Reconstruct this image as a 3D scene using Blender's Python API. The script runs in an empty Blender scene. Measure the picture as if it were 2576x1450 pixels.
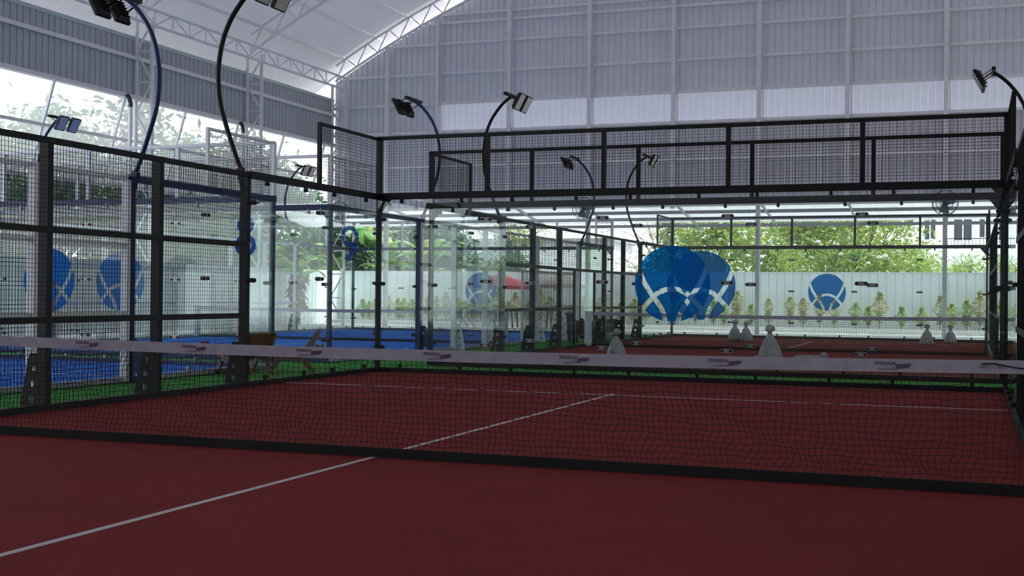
import bpy, math, random
from mathutils import Vector, Matrix
from math import sin, cos, pi, radians, sqrt, atan2

S = bpy.context.scene
COL = S.collection
RND = random.Random(7)

# ------------------------------------------------------------------ camera
CAM_POS = Vector((9.525, -8.993, 1.323)); YAW, PIT, ROLL, FPX = -0.356, 0.006, 0.010, 3104.0
fwd = Vector((sin(YAW) * cos(PIT), cos(YAW) * cos(PIT), sin(PIT)))
rt0 = Vector((cos(YAW), -sin(YAW), 0)); up0 = rt0.cross(fwd)
rt = rt0 * cos(ROLL) + up0 * sin(ROLL); upv = up0 * cos(ROLL) - rt0 * sin(ROLL)
cd = bpy.data.cameras.new('camera'); cam = bpy.data.objects.new('camera', cd); COL.objects.link(cam)
cd.sensor_width = 36.0; cd.lens = FPX / 2576 * 36.0; cd.clip_start = 0.05; cd.clip_end = 400
m3 = Matrix((rt, upv, -fwd)).transposed().to_4x4(); m3.translation = CAM_POS
cam.matrix_world = m3
S.camera = cam

# ------------------------------------------------------------------ sky, sun, exposure
w = bpy.data.worlds.new('world'); S.world = w; w.use_nodes = True
nt = w.node_tree; nt.nodes.clear()
o_ = nt.nodes.new('ShaderNodeOutputWorld'); b_ = nt.nodes.new('ShaderNodeBackground')
tc = nt.nodes.new('ShaderNodeTexCoord'); sp = nt.nodes.new('ShaderNodeSeparateXYZ'); cr = nt.nodes.new('ShaderNodeValToRGB')
nt.links.new(tc.outputs['Generated'], sp.inputs[0]); nt.links.new(sp.outputs[2], cr.inputs[0])
cr.color_ramp.elements[0].position = 0.0; cr.color_ramp.elements[0].color = (0.96, 0.97, 1.0, 1)
cr.color_ramp.elements[1].position = 0.9; cr.color_ramp.elements[1].color = (0.76, 0.80, 0.90, 1)
nt.links.new(cr.outputs[0], b_.inputs[0]); b_.inputs[1].default_value = 2.9
nt.links.new(b_.outputs[0], o_.inputs[0])
sd = bpy.data.lights.new('sun', 'SUN'); sun = bpy.data.objects.new('sun', sd); COL.objects.link(sun)
sd.energy = 4.5; sd.angle = radians(12); sd.color = (1.0, 0.97, 0.92)
sun.rotation_euler = (radians(-8), radians(38), 0)
S.view_settings.view_transform = 'Standard'; S.view_settings.look = 'None'
S.view_settings.gamma = 1.0; S.view_settings.use_curve_mapping = False
S.view_settings.exposure = 0.55
cy = S.cycles
cy.max_bounces = 7; cy.diffuse_bounces = 4; cy.glossy_bounces = 2; cy.transmission_bounces = 6
cy.transparent_max_bounces = 40; cy.use_denoising = True; cy.caustics_reflective = False; cy.caustics_refractive = False
cy.sample_clamp_indirect = 6.0

# ------------------------------------------------------------------ materials
MATS = {}
def mat(name, col, rough=0.6, metal=0.0, noise=0.0, nscale=20.0, spec=0.5, bump=0.0):
    if name in MATS: return MATS[name]
    m = bpy.data.materials.new(name); m.use_nodes = True; n = m.node_tree
    p = n.nodes['Principled BSDF']
    p.inputs['Roughness'].default_value = rough; p.inputs['Metallic'].default_value = metal
    p.inputs['Specular IOR Level'].default_value = spec
    tcn = n.nodes.new('ShaderNodeTexCoord'); nz = n.nodes.new('ShaderNodeTexNoise')
    nz.inputs['Scale'].default_value = nscale; nz.inputs['Detail'].default_value = 4
    n.links.new(tcn.outputs['Object'], nz.inputs['Vector'])
    r = n.nodes.new('ShaderNodeValToRGB')
    a = max(0, 1 - noise); b = 1 + noise
    r.color_ramp.elements[0].position = 0.3; r.color_ramp.elements[1].position = 0.7
    r.color_ramp.elements[0].color = (col[0] * a, col[1] * a, col[2] * a, 1)
    r.color_ramp.elements[1].color = (min(1, col[0] * b), min(1, col[1] * b), min(1, col[2] * b), 1)
    n.links.new(nz.outputs['Fac'], r.inputs[0]); n.links.new(r.outputs[0], p.inputs['Base Color'])
    if bump:
        bp = n.nodes.new('ShaderNodeBump'); bp.inputs['Strength'].default_value = bump; bp.inputs['Distance'].default_value = 0.01
        n.links.new(nz.outputs['Fac'], bp.inputs['Height']); n.links.new(bp.outputs[0], p.inputs['Normal'])
    MATS[name] = m; return m

def turf(name, col, scuff=0.0):
    m = bpy.data.materials.new(name); m.use_nodes = True; n = m.node_tree; p = n.nodes['Principled BSDF']
    p.inputs['Roughness'].default_value = 0.95; p.inputs['Specular IOR Level'].default_value = 0.04
    t = n.nodes.new('ShaderNodeTexCoord')
    a = n.nodes.new('ShaderNodeTexNoise'); a.inputs['Scale'].default_value = 260; a.inputs['Detail'].default_value = 3
    b = n.nodes.new('ShaderNodeTexNoise'); b.inputs['Scale'].default_value = 0.9; b.inputs['Detail'].default_value = 6; b.inputs['Roughness'].default_value = 0.7
    mp = n.nodes.new('ShaderNodeMapping'); mp.inputs['Scale'].default_value = (1.2, 5.0, 1)
    c = n.nodes.new('ShaderNodeTexNoise'); c.inputs['Scale'].default_value = 1.6; c.inputs['Detail'].default_value = 8; c.inputs['Roughness'].default_value = 0.75
    v = n.nodes.new('ShaderNodeTexVoronoi'); v.inputs['Scale'].default_value = 7
    for q in (a, b, v): n.links.new(t.outputs['Object'], q.inputs['Vector'])
    n.links.new(t.outputs['Object'], mp.inputs[0]); n.links.new(mp.outputs[0], c.inputs['Vector'])
    r1 = n.nodes.new('ShaderNodeValToRGB'); r1.color_ramp.elements[0].position = .35; r1.color_ramp.elements[1].position = .65
    r1.color_ramp.elements[0].color = (*[k * .72 for k in col], 1); r1.color_ramp.elements[1].color = (*[k * 1.28 for k in col], 1)
    n.links.new(a.outputs['Fac'], r1.inputs[0])
    mx = n.nodes.new('ShaderNodeMix'); mx.data_type = 'RGBA'; mx.blend_type = 'MULTIPLY'; mx.inputs[0].default_value = 0.5
    r2 = n.nodes.new('ShaderNodeValToRGB'); r2.color_ramp.elements[0].position = .3; r2.color_ramp.elements[1].position = .7
    r2.color_ramp.elements[0].color = (.72, .72, .72, 1); r2.color_ramp.elements[1].color = (1, 1, 1, 1)
    n.links.new(b.outputs['Fac'], r2.inputs[0]); n.links.new(r1.outputs[0], mx.inputs[6]); n.links.new(r2.outputs[0], mx.inputs[7])
    r3 = n.nodes.new('ShaderNodeValToRGB'); r3.color_ramp.elements[0].position = .63; r3.color_ramp.elements[1].position = .85
    r3.color_ramp.elements[0].color = (0, 0, 0, 1); r3.color_ramp.elements[1].color = (scuff, scuff, scuff, 1)
    n.links.new(c.outputs['Fac'], r3.inputs[0])
    mx2 = n.nodes.new('ShaderNodeMix'); mx2.data_type = 'RGBA'; mx2.inputs[7].default_value = (.42, .30, .28, 1)
    n.links.new(r3.outputs[0], mx2.inputs[0]); n.links.new(mx.outputs[2], mx2.inputs[6])
    r4 = n.nodes.new('ShaderNodeValToRGB'); r4.color_ramp.elements[0].position = .018; r4.color_ramp.elements[1].position = .03
    r4.color_ramp.elements[0].color = (.55, .55, .55, 1) if scuff else (0, 0, 0, 1); r4.color_ramp.elements[1].color = (0, 0, 0, 1)
    n.links.new(v.outputs['Distance'], r4.inputs[0])
    mx3 = n.nodes.new('ShaderNodeMix'); mx3.data_type = 'RGBA'; mx3.inputs[7].default_value = (.55, .45, .40, 1)
    n.links.new(r4.outputs[0], mx3.inputs[0]); n.links.new(mx2.outputs[2], mx3.inputs[6]); n.links.new(mx3.outputs[2], p.inputs['Base Color'])
    MATS[name] = m; return m

def glass(name, tint, haze, hazecol=(.8, .9, .88), fres=1.35):
    m = bpy.data.materials.new(name); m.use_nodes = True; n = m.node_tree; n.nodes.clear()
    out = n.nodes.new('ShaderNodeOutputMaterial'); tr = n.nodes.new('ShaderNodeBsdfTransparent'); tr.inputs[0].default_value = (*tint, 1)
    gl = n.nodes.new('ShaderNodeBsdfGlossy'); gl.inputs['Roughness'].default_value = 0.0; gl.inputs[0].default_value = (.9, .95, .95, 1)
    df = n.nodes.new('ShaderNodeBsdfTranslucent'); df.inputs[0].default_value = (*hazecol, 1)
    lw = n.nodes.new('ShaderNodeLayerWeight'); lw.inputs[0].default_value = .5
    pw = n.nodes.new('ShaderNodeMath'); pw.operation = 'POWER'; pw.inputs[1].default_value = 5
    n.links.new(lw.outputs['Facing'], pw.inputs[0])
    fr = n.nodes.new('ShaderNodeMath'); fr.operation = 'MULTIPLY_ADD'; fr.inputs[1].default_value = .85; fr.inputs[2].default_value = .028
    n.links.new(pw.outputs[0], fr.inputs[0])
    nz = n.nodes.new('ShaderNodeTexNoise'); nz.inputs['Scale'].default_value = 1.3; nz.inputs['Detail'].default_value = 5
    t = n.nodes.new('ShaderNodeTexCoord'); n.links.new(t.outputs['Object'], nz.inputs['Vector'])
    ml = n.nodes.new('ShaderNodeMath'); ml.operation = 'MULTIPLY'; ml.inputs[1].default_value = haze * 2
    n.links.new(nz.outputs['Fac'], ml.inputs[0])
    m1 = n.nodes.new('ShaderNodeMixShader'); m2 = n.nodes.new('ShaderNodeMixShader')
    n.links.new(ml.outputs[0], m1.inputs[0]); n.links.new(tr.outputs[0], m1.inputs[1]); n.links.new(df.outputs[0], m1.inputs[2])
    n.links.new(fr.outputs[0], m2.inputs[0]); n.links.new(m1.outputs[0], m2.inputs[1]); n.links.new(gl.outputs[0], m2.inputs[2])
    n.links.new(m2.outputs[0], out.inputs[0]); MATS[name] = m; return m

def sheet(name, col, trans, clear=0.0, tcol=(1, 1, 1)):
    """corrugated sheet: diffuse + translucent (+ clear) parts"""
    m = bpy.data.materials.new(name); m.use_nodes = True; n = m.node_tree; n.nodes.clear()
    out = n.nodes.new('ShaderNodeOutputMaterial'); d = n.nodes.new('ShaderNodeBsdfDiffuse'); t = n.nodes.new('ShaderNodeBsdfTranslucent')
    d.inputs[0].default_value = (*col, 1); t.inputs[0].default_value = (*tcol, 1)
    nz = n.nodes.new('ShaderNodeTexNoise'); nz.inputs['Scale'].default_value = .7; nz.inputs['Detail'].default_value = 4
    tx = n.nodes.new('ShaderNodeTexCoord'); n.links.new(tx.outputs['Object'], nz.inputs['Vector'])
    r = n.nodes.new('ShaderNodeValToRGB'); r.color_ramp.elements[0].position = .3; r.color_ramp.elements[1].position = .7
    r.color_ramp.elements[0].color = (*[c * .92 for c in col], 1); r.color_ramp.elements[1].color = (*col, 1)
    n.links.new(nz.outputs['Fac'], r.inputs[0]); n.links.new(r.outputs[0], d.inputs[0])
    mx = n.nodes.new('ShaderNodeMixShader'); mx.inputs[0].default_value = trans
    n.links.new(d.outputs[0], mx.inputs[1]); n.links.new(t.outputs[0], mx.inputs[2]); last = mx
    if clear:
        tr = n.nodes.new('ShaderNodeBsdfTransparent'); tr.inputs[0].default_value = (.93, .97, 1, 1)
        m2 = n.nodes.new('ShaderNodeMixShader'); m2.inputs[0].default_value = clear
        n.links.new(mx.outputs[0], m2.inputs[1]); n.links.new(tr.outputs[0], m2.inputs[2]); last = m2
    n.links.new(last.outputs[0], out.inputs[0]); MATS[name] = m; return m

def leafmat(name, c1, c2, c3, scale=3.0):
    m = bpy.data.materials.new(name); m.use_nodes = True; n = m.node_tree; p = n.nodes['Principled BSDF']
    p.inputs['Roughness'].default_value = 0.55
    t = n.nodes.new('ShaderNodeTexCoord'); nz = n.nodes.new('ShaderNodeTexNoise'); nz.inputs['Scale'].default_value = scale; nz.inputs['Detail'].default_value = 5
    n.links.new(t.outputs['Object'], nz.inputs['Vector'])
    r = n.nodes.new('ShaderNodeValToRGB'); e = r.color_ramp.elements
    e[0].position = .33; e[0].color = (*c1, 1); e[1].position = .68; e[1].color = (*c3, 1); k = e.new(.5); k.color = (*c2, 1)
    n.links.new(nz.outputs['Fac'], r.inputs[0]); n.links.new(r.outputs[0], p.inputs['Base Color'])
    tl = n.nodes.new('ShaderNodeBsdfTranslucent'); n.links.new(r.outputs[0], tl.inputs[0])
    mx = n.nodes.new('ShaderNodeMixShader'); mx.inputs[0].default_value = .4
    out = n.nodes['Material Output']; n.links.new(p.outputs[0], mx.inputs[1]); n.links.new(tl.outputs[0], mx.inputs[2]); n.links.new(mx.outputs[0], out.inputs[0])
    MATS[name] = m; return m

BLACK = mat('black powder coated steel', (.005, .005, .006), .5, 0, .2, spec=.25)
WIREK = mat('black wire', (.006, .006, .008), .6, spec=.2)
BLUE = mat('blue powder coated steel', (.010, .020, .095), .45, 0, .15, spec=.3)
WHITE = mat('white painted steel', (.78, .78, .80), .5, 0, .06, 4)
GREYST = mat('pale grey steel', (.36, .37, .40), .5, 0, .08, 4)
WIREG = mat('grey wire', (.05, .05, .065), .6)
STEEL = mat('brushed steel', (.30, .30, .31), .35, 0.7)
RUBBER = mat('black rubber', (.01, .01, .01), .8)
NETM = mat('black net cord', (.008, .008, .008), .9)
BAND = mat('off white net tape', (.37, .345, .41), .85, 0, .1, 9, bump=.3)
INK = mat('dark purple ink', (.06, .02, .07), .8)
PAD = mat('light grey foam sleeve', (.52, .54, .60), .8, 0, .08, 12)
LINE = mat('white line paint', (.50, .47, .47), .9, 0, .1, 60)
DECAL = bpy.data.materials.new('blue vinyl'); DECAL.use_nodes = True
_n = DECAL.node_tree; _n.nodes.clear()
_o = _n.nodes.new('ShaderNodeOutputMaterial'); _d = _n.nodes.new('ShaderNodeBsdfDiffuse'); _t = _n.nodes.new('ShaderNodeBsdfTranslucent'); _r = _n.nodes.new('ShaderNodeBsdfTransparent')
_d.inputs[0].default_value = (.015, .19, .62, 1); _t.inputs[0].default_value = (.01, .30, .85, 1); _r.inputs[0].default_value = (.02, .28, .75, 1)
_a = _n.nodes.new('ShaderNodeMixShader'); _b = _n.nodes.new('ShaderNodeMixShader'); _a.inputs[0].default_value = .35; _b.inputs[0].default_value = .28
_n.links.new(_d.outputs[0], _a.inputs[1]); _n.links.new(_t.outputs[0], _a.inputs[2]); _n.links.new(_a.outputs[0], _b.inputs[1]); _n.links.new(_r.outputs[0], _b.inputs[2]); _n.links.new(_b.outputs[0], _o.inputs[0])
WOOD = mat('brown teak', (.17, .075, .035), .5, 0, .3, 30)
WEAVE = mat('tan woven leather', (.16, .055, .014), .7, 0, .25, 120, bump=.5)
DARKW = mat('dark brown rattan', (.06, .03, .02), .7, 0, .3, 80, bump=.5)
BAG = mat('translucent white woven sack', (.30, .30, .32), .7, 0, .25, 14, bump=1.0)
LENS = mat('floodlight glass', (.6, .6, .62), .35, 0.5)
CONC = mat('pale concrete', (.55, .55, .53), .9, 0, .1, 2)
FENCEM = mat('white fence sheet', (.84, .91, .92), .45, 0, .04, 1.5)
RED = mat('red umbrella cloth', (.60, .06, .09), .8, 0, .08)
BEIGE = mat('beige umbrella cloth', (.55, .42, .38), .8, 0, .08)
BARK = mat('grey brown bark', (.20, .16, .13), .9, 0, .3, 8)
BLOSSOM = mat('white blossom', (.9, .9, .85), .7)
WALLW = mat('white rendered wall', (.88, .88, .90), .8, 0, .05, 1)
PANE = mat('dark window glass', (.05, .06, .07), .15)
GLASS = glass('clear padel glass', (.955, .98, .972), .005)
SHEETR = sheet('white roof sheeting', (.62, .60, .64), .045, 0, (.8, .8, .88))
SHEETG = sheet('pale grey wall sheeting', (.58, .575, .62), .032, 0, (.6, .65, .85))
SHEETT = sheet('translucent wall sheeting', (.60, .60, .66), .09, 0, (.8, .85, 1))
SHEETL = sheet('grey eave sheeting', (.50, .52, .56), .0)
POLY = sheet('clear ribbed polycarbonate', (.8, .83, .92), .6, .6)
CANOPY = sheet('translucent canopy sheeting', (.62, .62, .64), .26, .05, (.95, .97, 1))
TURFR = turf('red court turf', (.205, .034, .034), .5)
TURFB = turf('blue court turf', (.03, .19, .72))
TURFG = turf('green turf', (.07, .30, .06))
LEAF1 = leafmat('green leaves', (.08, .20, .06), (.28, .40, .08), (.60, .56, .12))
LEAF2 = leafmat('bright banana leaves', (.07, .22, .04), (.20, .42, .10), (.42, .60, .20), 1.2)
LEAF3 = leafmat('dark green leaves', (.02, .07, .03), (.05, .13, .06), (.12, .22, .08))
LEAF4 = leafmat('reddish shrub leaves', (.10, .20, .05), (.30, .32, .08), (.52, .20, .12), 5)
DRYL = leafmat('dry brown leaves', (.22, .12, .08), (.34, .20, .14), (.40, .30, .20), 4)

# ------------------------------------------------------------------ mesh helpers
class MB:
    def __init__(s): s.v = []; s.f = []
    def add(s, vs, fs):
        b = len(s.v); s.v += [tuple(p) for p in vs]; s.f += [tuple(b + i for i in f) for f in fs]; return s
    def box(s, x0, x1, y0, y1, z0, z1):
        return s.add([(x0, y0, z0), (x1, y0, z0), (x1, y1, z0), (x0, y1, z0), (x0, y0, z1), (x1, y0, z1), (x1, y1, z1), (x0, y1, z1)],
                     [(0, 3, 2, 1), (4, 5, 6, 7), (0, 1, 5, 4), (1, 2, 6, 5), (2, 3, 7, 6), (3, 0, 4, 7)])
    def bar(s, p, q, w, h=None, up=(0, 0, 1)):
        p = Vector(p); q = Vector(q); h = h or w; d = (q - p).normalized(); u = Vector(up)
        if abs(d.dot(u)) > .99: u = Vector((0, 1, 0))
        a = d.cross(u).normalized() * (w / 2); b = a.cross(d).normalized() * (h / 2)
        vs = [p - a - b, p + a - b, p + a + b, p - a + b, q - a - b, q + a - b, q + a + b, q - a + b]
        return s.add(vs, [(0, 3, 2, 1), (4, 5, 6, 7), (0, 1, 5, 4), (1, 2, 6, 5), (2, 3, 7, 6), (3, 0, 4, 7)])
    def tube(s, pts, r, n=8, cap=True):
        pts = [Vector(p) for p in pts]; rs = r if isinstance(r, (list, tuple)) else [r] * len(pts)
        b = len(s.v); ref = Vector((0, 0, 1)) if abs((pts[1] - pts[0]).normalized().z) < .9 else Vector((0, 1, 0)); prev = None
        for i, p in enumerate(pts):
            d = (pts[min(i + 1, len(pts) - 1)] - pts[max(i - 1, 0)]).normalized()
            a = (d.cross(ref) if prev is None else prev - d * prev.dot(d))
            if a.length < 1e-6: a = d.cross(Vector((1, 0, 0)))
            a.normalize(); prev = a; c = d.cross(a)
            for k in range(n):
                t = 2 * pi * k / n; s.v.append(tuple(p + (a * cos(t) + c * sin(t)) * rs[i]))
        for i in range(len(pts) - 1):
            for k in range(n):
                k2 = (k + 1) % n; s.f.append((b + i * n + k, b + i * n + k2, b + (i + 1) * n + k2, b + (i + 1) * n + k))
        if cap:
            s.f.append(tuple(b + k for k in reversed(range(n)))); s.f.append(tuple(b + (len(pts) - 1) * n + k for k in range(n)))
        return s
    def lathe(s, prof, n=16, c=(0, 0, 0), wob=None):
        b = len(s.v)
        for j, (r, z) in enumerate(prof):
            for k in range(n):
                t = 2 * pi * k / n; rr = r * (wob(t, z) if wob else 1)
                s.v.append((c[0] + rr * cos(t), c[1] + rr * sin(t), c[2] + z))
        for j in range(len(prof) - 1):
            for k in range(n):
                k2 = (k + 1) % n; s.f.append((b + j * n + k, b + j * n + k2, b + (j + 1) * n + k2, b + (j + 1) * n + k))
        s.f.append(tuple(b + k for k in reversed(range(n)))); s.f.append(tuple(b + (len(prof) - 1) * n + k for k in range(n)))
        return s
    def mesh(s, name, m, smooth=False):
        me = bpy.data.meshes.new(name); me.from_pydata(s.v, [], s.f); me.update()
        if m: me.materials.append(m)
        if smooth: me.polygons.foreach_set('use_smooth', [True] * len(me.polygons))
        return me

def obj(name, mb, m=None, *a, parent=None, loc=(0, 0, 0), rot=(0, 0, 0), smooth=False):
    # MB: (name, builder, material, parent, loc, rot); ready mesh: (name, mesh, parent, loc, rot)
    if isinstance(mb, MB): me = mb.mesh(name, m, smooth)
    else: me = mb; a = (m,) + a
    if a: parent = a[0]
    if len(a) > 1: loc = a[1]
    if len(a) > 2: rot = a[2]
    o = bpy.data.objects.new(name, me); COL.objects.link(o); o.location = loc; o.rotation_euler = rot
    if parent: o.parent = parent
    return o
def tag(o, label=None, cat=None, group=None, kind=None):
    if label: o['label'] = label
    if cat: o['category'] = cat
    if group: o['group'] = group
    if kind: o['kind'] = kind
    return o
def thing(name, label, cat, loc=(0, 0, 0), rz=0, group=None):
    o = bpy.data.objects.new(name, None); COL.objects.link(o); o.location = loc; o.rotation_euler = (0, 0, rz); o.empty_display_size = .2
    return tag(o, label, cat, group)
def struct(name, mb, m, parent=None, smooth=False):
    o = obj(name, mb, m, parent, smooth=smooth)
    if not parent: o['kind'] = 'structure'
    return o
def dup(o, parent=None, **kw):
    c = o.copy(); COL.objects.link(c)
    if parent: c.parent = parent
    for ch in list(o.children): dup(ch, c)
    for k, v in kw.items():
        if k == 'loc': c.location = v
        elif k == 'rz': c.rotation_euler = (0, 0, v)
        elif k == 'scale': c.scale = v
        else: c[{'cat': 'category'}.get(k, k)] = v
    return c
def flat(name, loops, th, m):
    """filled 2-D outline (with holes) in the x-z plane, thickness th along y"""
    cu = bpy.data.curves.new(name, 'CURVE'); cu.dimensions = '2D'; cu.fill_mode = 'BOTH'; cu.extrude = th / 2
    for L in loops:
        sp_ = cu.splines.new('POLY'); sp_.points.add(len(L) - 1)
        for i, (x, z) in enumerate(L): sp_.points[i].co = (x, z, 0, 1)
        sp_.use_cyclic_u = True
    to = bpy.data.objects.new('tmp', cu); COL.objects.link(to)
    dg = bpy.context.evaluated_depsgraph_get(); me = bpy.data.meshes.new_from_object(to.evaluated_get(dg))
    bpy.data.objects.remove(to); bpy.data.curves.remove(cu)
    me.transform(Matrix.Rotation(pi / 2, 4, 'X')); me.materials.clear(); me.materials.append(m); me.name = name
    return me
def text_mesh(txt, size, th, m, shear=0):
    cu = bpy.data.curves.new('t', 'FONT'); cu.body = txt; cu.size = size; cu.extrude = th / 2; cu.align_x = 'CENTER'; cu.align_y = 'CENTER'; cu.shear = shear
    to = bpy.data.objects.new('tmp', cu); COL.objects.link(to)
    dg = bpy.context.evaluated_depsgraph_get(); me = bpy.data.meshes.new_from_object(to.evaluated_get(dg))
    bpy.data.objects.remove(to); bpy.data.curves.remove(cu)
    me.transform(Matrix.Rotation(pi / 2, 4, 'X')); me.materials.clear(); me.materials.append(m); me.name = 'lettering'
    return me
def circ(cx, cz, r, n=24, rev=False):
    L = [(cx + r * cos(2 * pi * k / n), cz + r * sin(2 * pi * k / n)) for k in range(n)]
    return L[::-1] if rev else L

# ------------------------------------------------------------------ floors
f = struct('floor', MB().box(-40, 40, -30, 75, -.30, -.03), CONC)
struct('floor_green', MB().box(-13.6, 11.9, -13, 33.2, -.03, -.012), TURFG)
COURTS = [('floor_red_near', 0, 0, TURFR), ('floor_red_far', 0, 22.2, TURFR), ('floor_blue_near', -12.1, 0, TURFB), ('floor_blue_far', -12.1, 22.1, TURFB)]
for nm, cx, cyy, m in COURTS:
    c = struct(nm, MB().box(cx + .02, cx + 9.98, cyy - 9.98, cyy + 9.98, -.012, 0), m)
    for sgn in (-1, 1):
        obj('service_line', MB().box(cx + .05, cx + 9.95, cyy + sgn * 6.95 - .025, cyy + sgn * 6.95 + .025, 0, .003), LINE, c)
    obj('centre_line', MB().box(cx + 4.975, cx + 5.025, cyy - 7.15, cyy + 7.15, 0, .0032), LINE, c)

# ------------------------------------------------------------------ logo and numerals (vinyl on glass)
def logo_mesh(r=.6):
    B1 = [(-.93, .50), (-.84, .24), (-.74, .02), (-.62, -.17), (-.50, -.35), (-.385, -.49), (-.27, -.66), (-.20, -.84), (-.17, -1.05)]
    AR = [(-.82, -.72), (-.66, -.52), (-.50, -.35), (-.35, -.22), (-.18, -.155), (0, -.135)]
    segs = []
    for P in (B1, AR):
        for a, b in zip(P, P[1:]):
            segs.append((a, b)); segs.append(((-a[0], a[1]), (-b[0], b[1])))
    def gap(x, z):
        for (ax, az), (bx, bz) in segs:
            dx, dz = bx - ax, bz - az; t = max(0, min(1, ((x - ax) * dx + (z - az) * dz) / (dx * dx + dz * dz)))
            if (x - ax - t * dx) ** 2 + (z - az - t * dz) ** 2 < .0042: return True
        return False
    mb = MB(); N = 110; h = 2 / N; rows = []
    for j in range(N + 1):
        z = -1 + j * h; z = max(-.9999, min(.9999, z)); xm = sqrt(1 - z * z); iv = []; K = 150; cur = None; px = -xm
        for i in range(K + 1):
            x = -xm + 2 * xm * i / K; fill = not gap(x, z)
            if fill and cur is None:
                a, b = px, x
                if i:
                    for _ in range(7):
                        mid = (a + b) / 2
                        if gap(mid, z): a = mid
                        else: b = mid
                cur = b
            if (not fill) and cur is not None:
                a, b = px, x
                for _ in range(7):
                    mid = (a + b) / 2
                    if gap(mid, z): b = mid
                    else: a = mid
                iv.append((cur, a)); cur = None
            px = x
        if cur is not None: iv.append((cur, xm))
        rows.append((z, iv))
    for (z0, a), (z1, b) in zip(rows, rows[1:]):
        if len(a) == len(b): prs = list(zip(a, b))
        else:
            prs = []
            big, sml, fl = (a, b, False) if len(a) > len(b) else (b, a, True)
            for I in big:
                ov = [J for J in sml if min(I[1], J[1]) - max(I[0], J[0]) > 0]
                J = (max(I[0], ov[0][0]), min(I[1], ov[0][1])) if ov else ((I[0] + I[1]) / 2,) * 2
                prs.append((I, J) if not fl else (J, I))
        for I, J in prs:
            vs = [(I[0] * r, 0, z0 * r), (I[1] * r, 0, z0 * r), (J[1] * r, 0, z1 * r), (J[0] * r, 0, z1 * r)]
            mb.add(vs, [(0, 1, 2, 3)])
    return mb.mesh('logo', DECAL)
LOGO = logo_mesh()
def ring_pts(cx, cz, rx, rz, n=40): return [(cx + rx * cos(2 * pi * k / n), cz + rz * sin(2 * pi * k / n)) for k in range(n)]
EIGHT = flat('numeral', [ring_pts(0, .175, .17, .16), ring_pts(0, .175, .085, .085)[::-1]], .003, DECAL)
EIGHT2 = flat('numeral', [ring_pts(0, -.16, .215, .20), ring_pts(0, -.16, .125, .11)[::-1]], .003, DECAL)
NINE = flat('numeral', [ring_pts(0, .13, .215, .215), ring_pts(0, .13, .125, .13)[::-1]], .003, DECAL)
_ta = [(.215 - .02 * (k / 10) - .24 * (k / 10) ** 2, .13 - .50 * (k / 10)) for k in range(11)]
_tb = [(.125 - .02 * (k / 10) - .235 * (k / 10) ** 2, .11 - .43 * (k / 10)) for k in range(11)]
NINET = flat('numeral', [_ta + _tb[::-1]], .003, DECAL)

# ------------------------------------------------------------------ enclosure parts
def wires(x0, x1, z0, z1, y=0.0, step=.05, t=.0042):
    mb = MB(); h = t / 2
    n = int(round((x1 - x0) / step))
    for i in range(1, n):
        x = x0 + (x1 - x0) * i / n; mb.box(x - h, x + h, y - h, y + h, z0, z1)
    n = int(round((z1 - z0) / step))
    for i in range(1, n):
        z = z0 + (z1 - z0) * i / n; mb.box(x0, x1, y + h, y + 3 * h, z - h, z + h)
    return mb
def clamp_meshes():
    a = MB()
    for sy in (-1, 1):
        y = sy * .016; P = []
        for k in range(9): t = -pi / 2 + pi * k / 8; P.append((.065 + .032 * cos(t), .032 * sin(t)))
        for k in range(9): t = pi / 2 + pi * k / 8; P.append((-.065 + .032 * cos(t), .032 * sin(t)))
        n = len(P); vs = [(x, y - .004, z) for x, z in P] + [(x, y + .004, z) for x, z in P]
        a.add(vs, [tuple(range(n)), tuple(reversed(range(n, 2 * n)))] + [(i, i + n, (i + 1) % n + n, (i + 1) % n) for i in range(n)])
    b = MB()
    for sx in (-1, 1): b.tube([(sx * .065, -.034, 0), (sx * .065, .034, 0)], .021, 12)
    return a.mesh('clamp', STEEL), b.mesh('clamp_disc', RUBBER)
CLA, CLB = clamp_meshes()
CLK = CLA.copy(); CLK.materials.clear(); CLK.materials.append(RUBBER)
CLIP = MB().box(-.022, .022, -.022, .022, -.035, .03).tube([(0, -.03, -.038), (0, .03, -.038)], .026, 12).mesh('clip', BLACK)
CLIPW = MB().box(-.022, .022, -.022, .022, -.035, .03).tube([(0, -.03, -.038), (0, .03, -.038)], .026, 12).mesh('clip', GREYST)

def pane(par, x0, x1, z0, z1, clipm, ends=(0, 0), seam=True):
    g = obj('glass_panel', MB().box(x0 + .006, x1 - .006, -.006, .006, z0, z1), GLASS, par)
    for sx in (x0 + .45, x1 - .45):
        obj('clip', clipm, g, (sx, 0, z1 - .02)); obj('clip', clipm, g, (sx, 0, z0 + .03), (pi, 0, 0))
    if seam:
        for z in (.5, 1.55, 2.58):
            c = obj('clamp', CLA, g, (x1, 0, z)); obj('clamp_disc', CLB, c)
    if ends[0]:
        for z in (.42, 1.5, 2.6):
            c = obj('clamp', CLK, g, (x0 + .05, 0, z)); obj('clamp_disc', CLB, c)
    if ends[1]:
        for z in (.42, 1.5, 2.6):
            c = obj('clamp', CLK, g, (x1 - .05, 0, z)); obj('clamp_disc', CLB, c)
    return g
def bracket_mesh(m):
    P = [(-.06, 0), (.24, 0), (.235, .10), (.13, .60), (.115, .63), (-.06, .63)]
    return flat('foot_bracket', [P, circ(.10, .12, .038, 20, True), circ(.085, .29, .034, 20, True), circ(.065, .46, .030, 20, True)], .012, m)

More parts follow.
